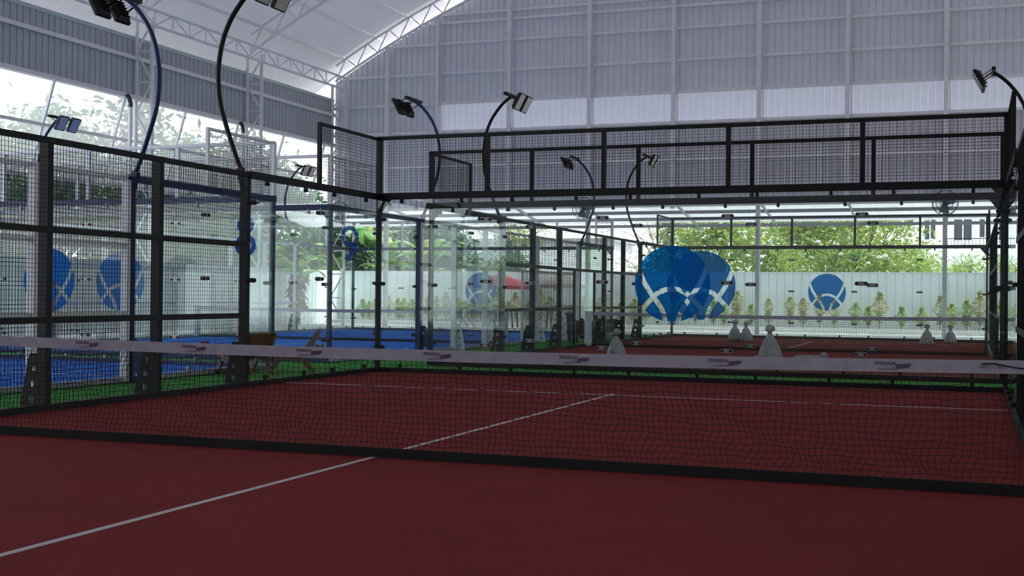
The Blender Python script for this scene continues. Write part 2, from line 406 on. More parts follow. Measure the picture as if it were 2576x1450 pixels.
def end_wall(frame, upper, wirem, clipm, label, loc, rz, t_post=.07):
    r = thing('court_end_wall', label, 'glass wall', loc, rz)
    for x in (0, 10):
        sg = 1 if x == 0 else -1
        mb = MB().box(x - .035, x + .035, .0, .09, 0, 2.95)
        mb.add([(x + sg * .03, .02, 2.72), (x + sg * .03, .08, 2.72), (x + sg * .22, .02, 2.95), (x + sg * .22, .08, 2.95), (x + sg * .03, .02, 2.95), (x + sg * .03, .08, 2.95)],
               [(0, 1, 3, 2), (0, 2, 4), (1, 5, 3), (2, 3, 5, 4), (0, 4, 5, 1)])
        obj('corner_post', mb, frame, r)
        obj('upper_post', MB().box(x - .045, x + .045, .0, .08, 3.0, 4.0), upper, r)
    obj('base_rail', MB().box(0, 10, -.03, .05, 0, .075), frame, r)
    obj('beam', MB().box(-.05, 10.05, -.02, .09, 2.94, 3.05), frame, r)
    obj('top_rail', MB().box(-.04, 10.04, .0, .06, 3.96, 4.02), upper, r)
    for i in range(5):
        g = pane(r, 2 * i, 2 * i + 2, .05, 2.95, clipm, (i == 0, i == 4), i < 4)
        if i == 2: obj('logo', LOGO, g, (5.14, -.0095, 1.53))
        if i: obj('upper_post', MB().box(2 * i - .035, 2 * i + .035, .0, .06, 3.05, 3.97), upper, r)
        obj('mesh_panel', wires(2 * i + .035, 2 * i + 1.965, 3.05, 3.97, .03), wirem, r)
    return r

def side_wall(sty, label, loc, rz):
    fr, po, up, wm, cm = sty['frame'], sty['post'], sty['upper'], sty['wire'], sty['clip']
    r = thing('court_side_wall', label, 'mesh and glass wall', loc, rz)
    obj('base_rail', MB().box(0, 20, -.03, .05, 0, .075), sty['base'], r)
    for s0 in (0, 16):
        obj('beam', MB().box(s0, s0 + 4, -.02, .07, 2.94, 3.04), fr, r)
        for k in (0, 1):
            pane(r, s0 + 2 * k, s0 + 2 * k + 2, .05, 2.95, cm, (s0 == 16 and k == 0, s0 == 0 and k == 1), k == 0)
    for a, b in ((0, 2), (18, 20)):
        e = b if a == 0 else a
        obj('upper_post', MB().box(e - .03, e + .03, 0, .05, 3.04, 4.0), up, r)
        obj('top_rail', MB().box(a, b, 0, .05, 3.955, 4.0), up, r)
        obj('mesh_panel', wires(a + .03, b - .03, 3.04, 3.96, .025), wm, r)
    BR = bracket_mesh(sty['post'])
    for s in (4, 6, 8, 12, 14, 16):
        pm = sty['mastpost'] if s in (4, 16) else po
        obj('post', MB().box(s - .045, s + .045, .015, .135, 0, 3.0), pm, r)
        if s in (4, 16) and sty['mastpost'] is not po:
            ins = 1 if s == 4 else -1
            obj('post', MB().box(s + ins * .09 - .04, s + ins * .09 + .04, .015, .12, 0, 2.95), po, r)
        k = obj('foot_bracket', BR, r, (s + (.035 if s < 10 else -.035), .12, 0), (0, 0, pi / 2))
        if sty['mastpost'] is not po and s in (4, 16):
            k.data = bracket_mesh(sty['mastpost'])
    for s in (9.1, 10.9):
        obj('gate_post', MB().box(s - .03, s + .03, 0, .06, 0, 2.0), po, r)
    for a, b in ((4, 6), (6, 8), (12, 14), (14, 16)):
        obj('mesh_panel', wires(a + .045, b - .045, .08, 3.0, .012), wm, r)
        for z in (1.0, 2.0):
            obj('rail', MB().box(a, b, .0, .05, z - .035, z + .035), po, r)
        obj('top_rail', MB().box(a, b, .0, .06, 2.955, 3.02), po, r)
    obj('rail', MB().box(8, 12, .0, .05, 1.965, 2.035), po, r)
    obj('top_rail', MB().box(8, 12, .0, .06, 2.955, 3.02), po, r)
    obj('mesh_panel', wires(8.045, 11.955, 2.03, 2.95, .012), wm, r)
    for a, b in ((8, 9.1), (10.9, 12)):
        obj('mesh_panel', wires(a + .04, b - .03, .08, 1.97, .012), wm, r)
        obj('rail', MB().box(a, b, .0, .05, .965, 1.035), po, r)
    return r

STYK = dict(frame=BLACK, post=BLACK, upper=BLACK, wire=WIREK, clip=CLIP, base=BLACK, mastpost=BLACK)
STYW = dict(frame=BLUE, post=WHITE, upper=WHITE, wire=WIREG, clip=CLIPW, base=GREYST, mastpost=BLUE)
# red court in front
eA = end_wall(BLACK, BLACK, WIREK, CLIP, 'black framed glass end wall of the nearest red court, with wire mesh on top', (0, 10, 0), 0)
sA = side_wall(STYK, 'black side wall of wire mesh and glass on the left of the nearest red court', (0, -10, 0), pi / 2)
dup(sA, loc=(10, 10, 0), rz=-pi / 2, label='black mesh side wall at the right edge of the photo, right of the nearest red court')
# red court behind
dup(eA, loc=(0, 12.2, 0), label='second black framed glass end wall, standing just behind the first across the green strip')
dup(eA, loc=(10, 32.2, 0), rz=pi, label='farthest black framed glass end wall, in front of the white boundary fence')
dup(sA, loc=(0, 12.2, 0), label='black mesh and glass side wall on the left of the farther red court')
dup(sA, loc=(10, 32.2, 0), rz=-pi / 2, label='black mesh and glass side wall on the right of the farther red court')
# fix orientation of the far wall: the frame is outside, so it runs the other way
for o in [o for o in COL.objects if o.get('label', '').startswith('farthest black')]:
    o.location = (0, 32.2, 0); o.rotation_euler = (0, 0, 0)
# blue courts on the left
e8 = end_wall(BLUE, WHITE, WIREG, CLIPW, 'blue framed glass end wall with numeral 8, of the nearer blue court', (-12.1, 10, 0), 0)
e9 = dup(e8, loc=(-12.1, 12.1, 0), label='blue framed glass end wall behind the numeral 8 wall, nearest wall of the farther blue court')
e9f = dup(e8, loc=(-12.1, 32.1, 0), label='far glass end wall of the farther blue court, seen in front of the red umbrella')
s8 = side_wall(STYW, 'white and blue side wall of the nearer blue court, standing behind the black mesh on the left', (-2.1, 10, 0), -pi / 2)
s9 = dup(s8, loc=(-2.1, 32.1, 0), label='blue and white side wall with numeral 9, right side of the farther blue court')
dup(s8, loc=(-12.1, 12.1, 0), rz=pi / 2, label='white side wall on the far left side of the farther blue court')
gl = [c for c in e8.children if c.name.startswith('glass_panel')][-1]
obj('numeral', EIGHT, gl, (9.48, -.012, 2.35)); obj('numeral', EIGHT2, gl, (9.48, -.012, 2.33))
# side wall of the farther blue court: local x runs towards -y, so x = 32.1 - y
gl = [c for c in s9.children if c.name.startswith('glass_panel')][-1]
for nmesh in (NINE, NINET): obj('numeral', nmesh, gl, (19.12, -.012, 2.34), (0, 0, pi)).scale = (1.75, 1, 1)

# ------------------------------------------------------------------ nets
def sag(x): return .92 - .04 * (1 - ((x - 5) / 5) ** 2)
def net(label, loc, cols, fine):
    r = thing('padel_net', label, 'net', loc)
    st = .048 if fine else .06; tk = .0035 if fine else .0045
    mb = MB(); x0, x1 = .16, 9.84; nx = int((x1 - x0) / st); nz = int(.80 / st); R2 = random.Random(3)
    def P(i, j):
        x = x0 + (x1 - x0) * i / nx; top = sag(x) - .085; z = .07 + (top - .07) * j / nz; v = j / nz
        dx = .012 * sin(x * 2.3 + j * .5) + .010 * sin(i * .37 + j * .9) + (.03 * (1 - v) ** 3) * sin(x * 9 + j)
        dx += .035 * sin(v * pi) * (x - 3) / 7
        dz = .006 * sin(i * .7 + j * 1.3) + .010 * sin(x * 1.7 + j * .4) * sin(pi * v) + (.012 * v ** 6) * sin(i * 1.9)
        dy = .04 * sin(x * 1.1 + v * 2) * sin(pi * v)
        return (x + (dx + R2.uniform(-.002, .002)) * (1 if 0 < i < nx else 0), dy, z + dz)
    G = [[P(i, j) for j in range(nz + 1)] for i in range(nx + 1)]
    for i in range(nx + 1):
        for j in range(nz): mb.bar(G[i][j], G[i][j + 1], tk, tk, (0, 1, 0))
    for j in range(nz + 1):
        for i in range(nx): mb.bar(G[i][j], G[i + 1][j], tk, tk)
    obj('net_mesh', mb, NETM, r)
    bt = MB(); n = 80
    for sx in range(n):
        a = .10 + 9.8 * sx / n; b = .10 + 9.8 * (sx + 1) / n
        za, zb = sag(a), sag(b); ya, yb = .006 * sin(a * 6), .006 * sin(b * 6)
        bt.add([(a, ya - .014, za - .09), (a, ya + .014, za - .09), (a, ya + .010, za), (a, ya - .010, za), (b, yb - .014, zb - .09), (b, yb + .014, zb - .09), (b, yb + .010, zb), (b, yb - .010, zb)],
               [(0, 4, 7, 3), (1, 2, 6, 5), (3, 7, 6, 2), (0, 1, 5, 4)])
    band = obj('top_band', bt, BAND, r)
    obj('bottom_band', MB().box(.1, 9.9, -.012, .012, .004, .08), NETM, r)
    for s, x in ((0, .08), (1, 9.97 if fine else 9.88)):
        obj('post', MB().tube([(x, 0, 0), (x, 0, .9)], .035, 12), cols, r)
        if s == 0 or fine or cols is WHITE: obj('post_sleeve', MB().tube([(x, 0, .02), (x, 0, .93)], .095 if s == 0 else .075, 20), PAD, r, smooth=False)
    return r, band
nA, bandA = net('black net with off white top band and purple print, across the nearest red court', (0, 0, 0), BLACK, True)
net('black net with grey top band across the farther red court, behind two glass walls', (0, 22.2, 0), BLACK, False)
net('net across the farther blue court, its pale top band seen through the glass', (-12.1, 22.1, 0), WHITE, False)
T1 = text_mesh('PONDOK', .034, .001, INK)
def scribble():
    mb = MB(); R = random.Random(5)
    def line(x0, x1, z0, amp, fq):
        P = []
        for k in range(60):
            t = k / 59; P.append((x0 + (x1 - x0) * t + .006 * sin(t * fq + 1), 0, z0 + amp * sin(t * fq) + .010 * (t - .5)))
        mb.tube(P, .0011, 4)
    line(-.085, .03, -.022, .008, 38); line(.03, .125, .0, .016, 60)
    for k in range(6): mb.bar((.03 + k * .015, 0, -.03 + .003 * k), (.045 + k * .015, 0, .012), .002)
    return mb.mesh('script_print', INK)
SCR = scribble()
for x in (2.16, 3.28, 4.4, 5.56, 6.7, 7.85, 9.02):
    z = sag(x) - .045; y = .006 * sin(x * 6) - .0165
    obj('printed_word', T1, bandA, (x - .05, y, z + .014)); obj('printed_script', SCR, bandA, (x - .01, y, z))
cord = MB().tube([(9.6, -.02, .89), (9.68, -.05, .895), (9.75, -.05, .88), (9.82, -.08, .87), (9.95, -.1, .86)], .006, 6)
obj('cord', cord, RUBBER, nA)
obj('eyelet', MB().tube([(9.60, -.022, .875), (9.60, -.012, .875)], .014, 12), STEEL, nA)
obj('eyelet', MB().tube([(9.71, -.022, .875), (9.71, -.012, .875)], .014, 12), STEEL, nA)

# ------------------------------------------------------------------ floodlight masts
def mast(col, label, loc, rz):
    """local +x points outward from the court, the arm curls back towards -x"""
    r = thing('floodlight_mast', label, 'floodlight', loc, rz)
    pts = [(.02, 0, -.12), (.08, 0, .05), (.2, 0, .33), (.37, 0, .79), (.445, 0, 1.05), (.475, 0, 1.35), (.465, 0, 1.62), (.40, 0, 1.93), (.28, 0, 2.2), (.12, 0, 2.42), (-.02, 0, 2.56), (-.16, 0, 2.66)]
    fine = []
    for i in range(len(pts) - 1):
        p0, p1, p2, p3 = [Vector(pts[max(0, min(len(pts) - 1, i + k))]) for k in (-1, 0, 1, 2)]
        for k in range(4):
            t = k / 4; fine.append(.5 * ((2 * p1) + (-p0 + p2) * t + (2 * p0 - 5 * p1 + 4 * p2 - p3) * t * t + (-p0 + 3 * p1 - 3 * p2 + p3) * t ** 3))
    fine.append(Vector(pts[-1]))
    obj('pole', MB().tube(fine, .034, 10), col, r, smooth=True)
    obj('socket', MB().bar((.0, 0, -.25), (.1, 0, .08), .09, .09, (0, 1, 0)), col, r)
    c = Vector((-.17, 0, 2.68))
    obj('crossbar', MB().box(c.x - .035, c.x + .035, -.40, .40, c.z - .03, c.z + .03), BLACK, r)
    tilt = radians(62)
    for sy in (-1, 1):
        h = Vector((c.x - .26, sy * .22, c.z - .17))
        b = MB()
        # lamp in its own frame: z = out of the back, x along the face
        def tr(x, y, z):
            # face direction points down and towards the court (-x)
            ux = Vector((cos(tilt), 0, -sin(tilt))); uz = Vector((sin(tilt), 0, cos(tilt)))
            return h + ux * x + Vector((0, y, 0)) + uz * z
        hw, hl = .155, .19
        V = [tr(sx * hl, s2 * hw, z) for z, hl, hw in ((-.03, .19, .16), (.02, .19, .16), (.07, .13, .11)) for sx, s2 in ((-1, -1), (1, -1), (1, 1), (-1, 1))]
        b.add(V, [(0, 3, 2, 1), (8, 9, 10, 11)] + [(i + 4 * k, (i + 1) % 4 + 4 * k, (i + 1) % 4 + 4 * k + 4, i + 4 * k + 4) for k in (0, 1) for i in range(4)])
        for k in range(6):
            xx = -.12 + .048 * k
            p = [tr(xx - .004, -.1, .06), tr(xx + .004, -.1, .06), tr(xx + .004, .1, .06), tr(xx - .004, .1, .06), tr(xx - .004, -.1, .10), tr(xx + .004, -.1, .10), tr(xx + .004, .1, .10), tr(xx - .004, .1, .10)]
            b.add(p, [(0, 3, 2, 1), (4, 5, 6, 7), (0, 1, 5, 4), (1, 2, 6, 5), (2, 3, 7, 6), (3, 0, 4, 7)])
        lh = obj('lamp_head', b, BLACK, r)
        q = [tr(-.17, -.14, -.032), tr(.17, -.14, -.032), tr(.17, .14, -.032), tr(-.17, .14, -.032), tr(-.17, -.14, -.028), tr(.17, -.14, -.028), tr(.17, .14, -.028), tr(-.17, .14, -.028)]
        obj('lens', MB().add(q, [(0, 3, 2, 1), (4, 5, 6, 7), (0, 1, 5, 4), (1, 2, 6, 5), (2, 3, 7, 6), (3, 0, 4, 7)]), LENS, lh)
        k = MB()
        for s2 in (-1, 1):
            k.bar((c.x, sy * .22 + s2 * .17, c.z), tr(0, s2 * .17, .0), .025, .012)
        k.bar((c.x, sy * .22 - .17, c.z - .0), (c.x, sy * .22 + .17, c.z - .0), .03)
        obj('lamp_bracket', k, BLACK, r)
    return r
mk = mast(BLACK, 'black curved floodlight mast on the left mesh wall, lamps cut by the top edge', (-.07, 6, 3), pi)
mb_ = mast(BLUE, 'dark blue curved floodlight mast at top left, standing on the nearer blue court wall', (-2.03, 6, 3), 0)
dup(mk, loc=(-.07, 16.2, 3), label='black floodlight mast left of centre with two pale lamp faces towards the camera')
dup(mk, loc=(-.07, 28.2, 3), label='small distant black floodlight mast behind the mesh, its arm curling right')
dup(mb_, loc=(-2.03, 16.1, 3), label='dark blue floodlight mast left of centre, lamps seen from behind')
dup(mb_, loc=(-2.03, 28.1, 3), label='small distant blue floodlight mast behind the mesh, its arm curling left')
dup(mb_, loc=(-12.17, 16.1, 3), rz=pi, label='floodlight with two dark lamps above the fence at the far left of the photo')
dup(mb_, loc=(-12.17, 28.1, 3), rz=pi, label='small pale floodlight mast beyond the blue court, left of the black corner mesh')
dup(mk, loc=(10.07, 6, 3), rz=0, label='black floodlight mast at the upper right corner, its lamps seen edge on')
dup(mk, loc=(10.07, 16.2, 3), rz=0, label='smaller black floodlight behind the upper mesh near the right edge')

# ------------------------------------------------------------------ hall shell
HX0, HX1, HY0, HY1 = -15.1, 29.1, -26.0, 36.0
RX, RZ, RR = 7.0, -26.55, 42.6
def arc(x, d=0.0): return RZ + sqrt((RR) ** 2 - (x - RX) ** 2) + d
def corr_y(x0, x1, zf, y0, y1, mb, per=.25):
    pass
# roof: corrugated across, ridges running along the slope (period along y)
def roof():
    mb = MB(); nx = 40; xs = [-17.6 + (31.6 + 17.6) * i / nx for i in range(nx + 1)]
    per = .22; ny = int((HY1 + 1.0 - HY0) / (per / 2)); b = 0
    for j in range(ny + 1):
        y = HY0 + j * per / 2; dz = .022 if j % 2 else -.022
        for x in xs: mb.v.append((x, y, arc(x, .82) + dz))
    W = nx + 1
    for j in range(ny):
        for i in range(nx): mb.f.append((j * W + i, j * W + i + 1, (j + 1) * W + i + 1, (j + 1) * W + i))
    return mb
ceil = struct('ceiling', roof(), SHEETR)
px = -14.55
while px < 30:
    obj('purlin', MB().bar((px, HY0, arc(px, .74)), (px, HY1 + .6, arc(px, .74)), .05, .10), WHITE, ceil); px += 1.42

def ribs(x0, x1, zb, zt, y, per=.25, deep=.045):
    """vertical ribbed sheet in the x-z plane; zb, zt functions of x"""
    mb = MB(); x = x0; prof = [(0, 0), (.80, 0), (.84, 1), (.96, 1)]; P = []
    while x < x1:
        for a, d in prof:
            xx = x + a * per
            if xx <= x1: P.append((xx, d))
        x += per
    P.append((x1, 0))
    for xx, d in P: mb.v.append((xx, y + d * deep, zb(xx))); mb.v.append((xx, y + d * deep, zt(xx)))
    for i in range(len(P) - 1): mb.f.append((2 * i, 2 * i + 2, 2 * i + 3, 2 * i + 1))
    return mb
gz = lambda x: arc(x, .12)
wf = struct('wall_far', ribs(-10.4, HX1, lambda x: 8.93, gz, 36.08), SHEETG)
obj('sheeting', ribs(-10.4, HX1, lambda x: 7.82, lambda x: 8.93, 36.08), SHEETT, wf)
obj('sheeting', ribs(HX0, -10.4, lambda x: 4.7, gz, 36.10), SHEETG, wf)
obj('sheeting', ribs(-10.4, HX1, lambda x: 4.72, lambda x: 7.82, 36.05), SHEETG, wf)
COLX = [-12.6, -10.4, -7.35, -4.1, -.85, 2.3, 5.4, 8.68, 11.9, 15.1, 18.3, 21.5, 24.7]
for i, x in enumerate(COLX):
    low = 0 if x in (-12.6, -4.1, 2.3, 8.68, 15.1, 21.5) else 4.6
    obj('column', MB().box(x - .075, x + .075, 35.78, 35.95, low, arc(x, .0)), WHITE, wf)
    if x > -11:
        obj('brace', MB().bar((x + .14, 35.95, 7.2), (x + .10, 35.9, 11.5), .035), WHITE, wf)
for z, xa in ((4.72, HX0), (6.42, HX0), (7.80, HX0), (8.93, HX0), (10.12, -14.6), (11.30, -12.4), (12.12, -10.9), (12.45, -10.3), (13.4, -7.8), (14.4, -4.3)):
    obj('girt', MB().box(xa, HX1 if z < 11 else 14 - xa - .0, 35.93, 36.03, z - .05, z + .05), WHITE, wf)
# left wall
wl = struct('wall_left', MB(), SHEETL)
def ribs_y(x, y0, y1, z0, z1, per=.25, deep=.03):
    mb = ribs(y0, y1, lambda a: z0, lambda a: z1, 0, per, deep)
    mb.v = [(x - b, a, c) for a, b, c in mb.v]; return mb
wl.data = ribs_y(HX0, HY0, 36, 7.45, 9.2).mesh('wall_left', SHEETL)
obj('girt', MB().box(HX0 + .02, HX0 + .10, HY0, 36, 8.58, 8.70), WHITE, wl)
obj('girt', MB().box(HX0 - .10, HX0 + .14, HY0, 36, 7.34, 7.46), WHITE, wl)
obj('gutter', MB().box(HX0 - .12, HX0 + .02, HY0, 36, 9.2, 9.32), mat('pale green gutter', (.45, .58, .55), .5), wl)
# slanted clear skirt below the left wall
def skirt():
    mb = MB(); y = 8.0; k = 0
    while y < 36.0:
        o = .02 if k % 2 else 0
        mb.v.append((-15.2 - o, y, 7.35)); mb.v.append((-16.05 - o, y, 4.65)); y += .09; k += 1
    for i in range(len(mb.v) // 2 - 1): mb.f.append((2 * i, 2 * i + 1, 2 * i + 3, 2 * i + 2))
    return mb
obj('clear_skirt', skirt(), POLY, wl)
y = 10.05
while y < 36:
    obj('rafter', MB().bar((-15.1, y, 7.4), (-16.0, y, 4.6), .07), WHITE, wl); y += 3.15
obj('rail', MB().box(-15.62, -15.52, 8, 36, 6.07, 6.16), WHITE, wl)
obj('rail', MB().box(-16.0, -15.9, 8, 36, 4.62, 4.70), WHITE, wl)
# right and back walls of the hall
wr = struct('wall_right', MB().box(HX1, HX1 + .05, HY0, HY1, 2.0, 10.6), SHEETG)
wb = struct('wall_back', MB().box(HX0, HX1, HY0 - .05, HY0, 0, 11.2), SHEETG)
obj('gable', ribs(HX0, HX1, lambda x: 10.9, lambda x: arc(x, .8), HY0, .5), SHEETG, wb)

def lattice(mb, A, B, C, D, n, r):
    """zigzag web between chord A-B and chord C-D"""
    A, B, C, D = map(Vector, (A, B, C, D))
    for i in range(n):
        p = A.lerp(B, i / n); q = C.lerp(D, i / n); p2 = A.lerp(B, (i + 1) / n); q2 = C.lerp(D, (i + 1) / n)
        mb.tube([p, q], r, 6)
        if i % 2: mb.tube([p, q2], r, 6)
        else: mb.tube([q, p2], r, 6)
    mb.tube([B, D], r, 6)
lc = None
for i, (y, lab) in enumerate(((23.1, 'white lattice steel column behind the blue curved mast at upper left'),
                              (29.4, 'white lattice steel column behind the black curved mast'),
                              (35.75, 'white lattice steel column in the far left corner of the hall, behind the black corner mesh'))):
    if lc is None:
        lc = thing('lattice_column', lab, 'steel column', (-14.75, y, 0))
        for x in (-.30, .30): obj('chord', MB().tube([(x, 0, 0), (x, 0, 9.9)], .065, 10), WHITE, lc, smooth=False)
        wbm = MB(); lattice(wbm, (-.3, 0, .2), (-.3, 0, 9.8), (.3, 0, .2), (.3, 0, 9.8), 10, .032)
        obj('lattice_web', wbm, WHITE, lc)
        obj('base_plate', MB().box(-.45, .45, -.2, .2, -.03, .0), WHITE, lc)
        for x in (-.30, .30):
            obj('collar', MB().tube([(x, 0, 7.45), (x, 0, 7.5)], .10, 12), WHITE, lc)
    else: dup(lc, loc=(-14.75, y, 0), label=lab)
for y, lab in ((22.62, 'white drain pipe with dark elbow beside the lattice column at upper left'), (28.92, 'white drain pipe with dark elbow beside the lattice column behind the black mast')):
    t = thing('drain_pipe', lab, 'pipe', (-14.88, y, 0))
    obj('pipe', MB().tube([(0, 0, -.03), (0, 0, 7.05)], .06, 10), WHITE, t)
    obj('elbow', MB().tube([(0, 0, 7.03), (0, 0, 7.15), (.0, -.06, 7.3), (.0, -.16, 7.38)], .07, 10), mat('dark grey pipe', (.05, .05, .06), .5), t)
def arch_truss(y, lab):
    r = thing('arched_truss', lab, 'roof truss', (0, y, 0)); N = 46
    xs = [-14.9 + (28.9 + 14.9) * i / N for i in range(N + 1)]
    obj('bottom_chord', MB().tube([(x, 0, arc(x, .02)) for x in xs], .055, 8), WHITE, r)
    obj('top_chord', MB().tube([(x, 0, arc(x, .66)) for x in xs], .05, 8), WHITE, r)
    mb = MB()
    for i in range(N):
        a, b = xs[i], xs[i + 1]; mid = (a + b) / 2
        mb.tube([(a, 0, arc(a, .02)), (mid, 0, arc(mid, .66))], .03, 6); mb.tube([(mid, 0, arc(mid, .66)), (b, 0, arc(b, .02))], .03, 6)
    obj('lattice_web', mb, WHITE, r); return r
tr_ = arch_truss(35.75, 'white arched lattice truss running along the top edge of the far wall')
dup(tr_, loc=(0, 29.4, 0), label='white arched lattice truss crossing the roof, next in front of the far wall')
dup(tr_, loc=(0, 23.1, 0), label='white arched lattice truss above the blue curved mast, nearest of the visible trusses')
dup(tr_, loc=(0, 16.8, 0), label='white arched lattice truss just above the top edge of the photo')
g = thing('eave_girder', 'long white lattice girder along the eave from the top left to the far corner', 'steel girder', (-14.31, 0, 0))
obj('bottom_chord', MB().tube([(0, 4, 9.6), (0, 35.7, 9.6)], .05, 8), WHITE, g)
obj('top_chord', MB().tube([(0, 4, 10.08), (0, 35.7, 10.08)], .045, 8), WHITE, g)
wbm = MB(); lattice(wbm, (0, 4, 9.6), (0, 35.7, 9.6), (0, 4, 10.08), (0, 35.7, 10.08), 35, .024)
obj('lattice_web', wbm, WHITE, g)

# canopy beyond the far wall, and the outer roof that abuts the sheeting
def canopy_mesh(x0, x1, y0, z0, y1, z1, per=.076, amp=.012):
    mb = MB(); n = int((x1 - x0) / (per / 2))
    for i in range(n + 1):
        x = x0 + i * per / 2; d = amp if i % 2 else -amp
        mb.v.append((x, y0, z0 + d)); mb.v.append((x, y1, z1 + d))
    for i in range(n): mb.f.append((2 * i, 2 * i + 1, 2 * i + 3, 2 * i + 2))
    return mb
cn = struct('canopy', canopy_mesh(-19, 26, 36.2, 5.05, 40.6, 4.36, .076, .02), CANOPY)
for y, z in ((36.6, 4.93), (38.0, 4.70), (39.2, 4.52), (40.5, 4.32)):
    obj('purlin', MB().box(-15.5, 26, y - .04, y + .04, z - .16, z - .03), mat('grey canopy steel', (.22, .23, .25), .6), cn)
for x in (-12.6, -7.3, -.85, 2.3, 5.4, 8.68, 13.5, 18.4):
    obj('rafter', MB().bar((x, 36, 4.85), (x, 40.6, 4.2), .06, .1), GREYST, cn)
rfo = struct('outer_roof', canopy_mesh(-10.4, 28, 36.16, 7.80, 37.9, 7.55, .5, .03), sheet('pale outer roof sheeting', (.8, .8, .8), 0))

# ------------------------------------------------------------------ boundary fences and yard
def fence(label, L, loc, rz):
    r = thing('boundary_fence', label, 'fence', loc, rz)
    mb = ribs(0, L, lambda a: -.03, lambda a: 2.36, 0, .33, .035)
    mb.v += [(a, b + .05, c) for a, b, c in mb.v[:0]]
    obj('fence_sheet', mb, FENCEM, r)
    k = 0
    while k < L:
        obj('post', MB().box(k, k + .06, .05, .11, -.03, 2.3), GREYST, r); k += 3.0
    obj('cap_rail', MB().box(0, L, -.01, .06, 2.34, 2.39), WHITE, r)
    return r
fence('white ribbed sheet metal boundary fence beyond the far end of the courts', 46, (-18, 42, 0), 0)
fence('ribbed sheet boundary fence along the left side of the site, behind the blue courts', 52, (-18.0, -10, 0), pi / 2)
kb = struct('kerb', MB().box(-18, 28, 40.7, 40.85, -.03, .16), mat('white kerb', (.7, .7, .7), .8, 0, .05))
obj('planting_soil', MB().box(-18, 28, 40.85, 41.95, -.03, .10), mat('dry soil', (.42, .38, .33), .95, 0, .2, 12), kb)

# ------------------------------------------------------------------ plants
def leaf_cloud(n, shape, size, R, droop=.3):
    mb = MB()
    for _ in range(n):
        c = shape(R); l = size * R.uniform(.7, 1.3); wd = l * R.uniform(.28, .42)
        t = R.uniform(0, 2 * pi); e = R.uniform(-.6, .7) - droop
        d = Vector((cos(t) * cos(e), sin(t) * cos(e), sin(e))); a = d.cross(Vector((R.uniform(-1, 1), R.uniform(-1, 1), R.uniform(-.2, 1)))).normalized() * wd / 2
        m = c + d * l * .5 + Vector((0, 0, -.06 * l)); e_ = c + d * l + Vector((0, 0, -.2 * l))
        mb.add([c, m + a, e_, m - a], [(0, 1, 2, 3)])
    return mb
def shrub_proto(seed, h):
    R = random.Random(seed)
    def sh(R):
        z = R.random() ** .8; r = .20 * sin(pi * min(1, z * .85 + .12)) * sqrt(R.random()) * (1 + .4 * sin(z * 9 + seed))
        t = R.uniform(0, 2 * pi); return Vector((r * cos(t), r * sin(t), .18 * h + z * h * .82))
    fo = leaf_cloud(620, sh, .085, R, -.2); st = MB().tube([(0, 0, 0), (.01, .01, h * .5), (0, 0, h * .9)], [.012, .01, .004], 5)
    return fo.mesh('foliage', LEAF4 if seed % 2 else LEAF1), st.mesh('stem', BARK)
SH = [shrub_proto(s, h) for s, h in ((1, 1.25), (2, 1.1), (3, 1.35), (4, .95))]
R = random.Random(11); x = -16.5; k = 0
while x < 16:
    kq = R.randrange(4); a, b = SH[kq]; s = R.uniform(.8, 1.12) * (1.0 if x > -8 else .9)
    hue = ('reddish tipped', 'all green')[kq % 2]; where = 'behind the blue courts' if x < -1 else 'behind the red courts'
    t = thing('fence_shrub', 'small %s shrub in the row along the white fence %s' % (hue, where), 'shrub', (x, 41.35 + R.uniform(-.18, .18), .10), R.uniform(0, 6), '%s shrubs along the white fence %s' % (hue, where))
    t.scale = (s * 1.2, s * 1.2, s * 1.05); obj('foliage', a, t); obj('stem', b, t)
    x += R.uniform(.42, .85) if x > -8 else R.uniform(.3, .5); k += 1

def banana(seed, h, n=9):
    R = random.Random(seed); parts = []
    st = MB().tube([(0, 0, 0), (.05, 0, h * .3), (.02, .03, h * .62)], [.16, .13, .08], 8); parts.append(('pseudostem', st.mesh('pseudostem', mat('banana stem', (.20, .24, .10), .7, 0, .3)), False))
    for i in range(n):
        t = 2 * pi * i / n + R.uniform(-.3, .3); L = R.uniform(1.8, 2.6) * h / 4.5; e0 = R.uniform(.5, 1.25); W = .30 * h / 4.5 * R.uniform(.8, 1.2)
        mb = MB(); p = Vector((.02, .03, h * .6)); K = 12; d = Vector((cos(t), sin(t), 0)); sd_ = Vector((-sin(t), cos(t), 0)); prev = None; tw = R.uniform(-.5, .5)
        for k in range(K + 1):
            u = k / K; e = e0 - 1.9 * u * u * R.uniform(.95, 1.05); 
            wv = W * (sin(pi * min(1, .08 + u * .92)) ** .6) * (0.15 if k < 2 else 1) + .012
            s2 = (sd_ + Vector((0, 0, tw * .5))).normalized(); dn = Vector((0, 0, -.25 * wv))
            mb.v += [tuple(p - s2 * wv + dn), tuple(p), tuple(p + s2 * wv + dn)]
            p = p + (d * cos(e) + Vector((0, 0, sin(e)))) * L / K
        for k in range(K):
            for q in (0, 1): mb.f.append((3 * k + q, 3 * k + q + 1, 3 * k + q + 4, 3 * k + q + 3))
        parts.append(('leaf', mb.mesh('leaf', LEAF2 if i % 3 else LEAF1), True))
    return parts
BN = [banana(1, 4.6), banana(2, 3.9, 8), banana(5, 5.2, 10)]
bl = ['broad leaved banana plant growing behind the white fence left of centre']
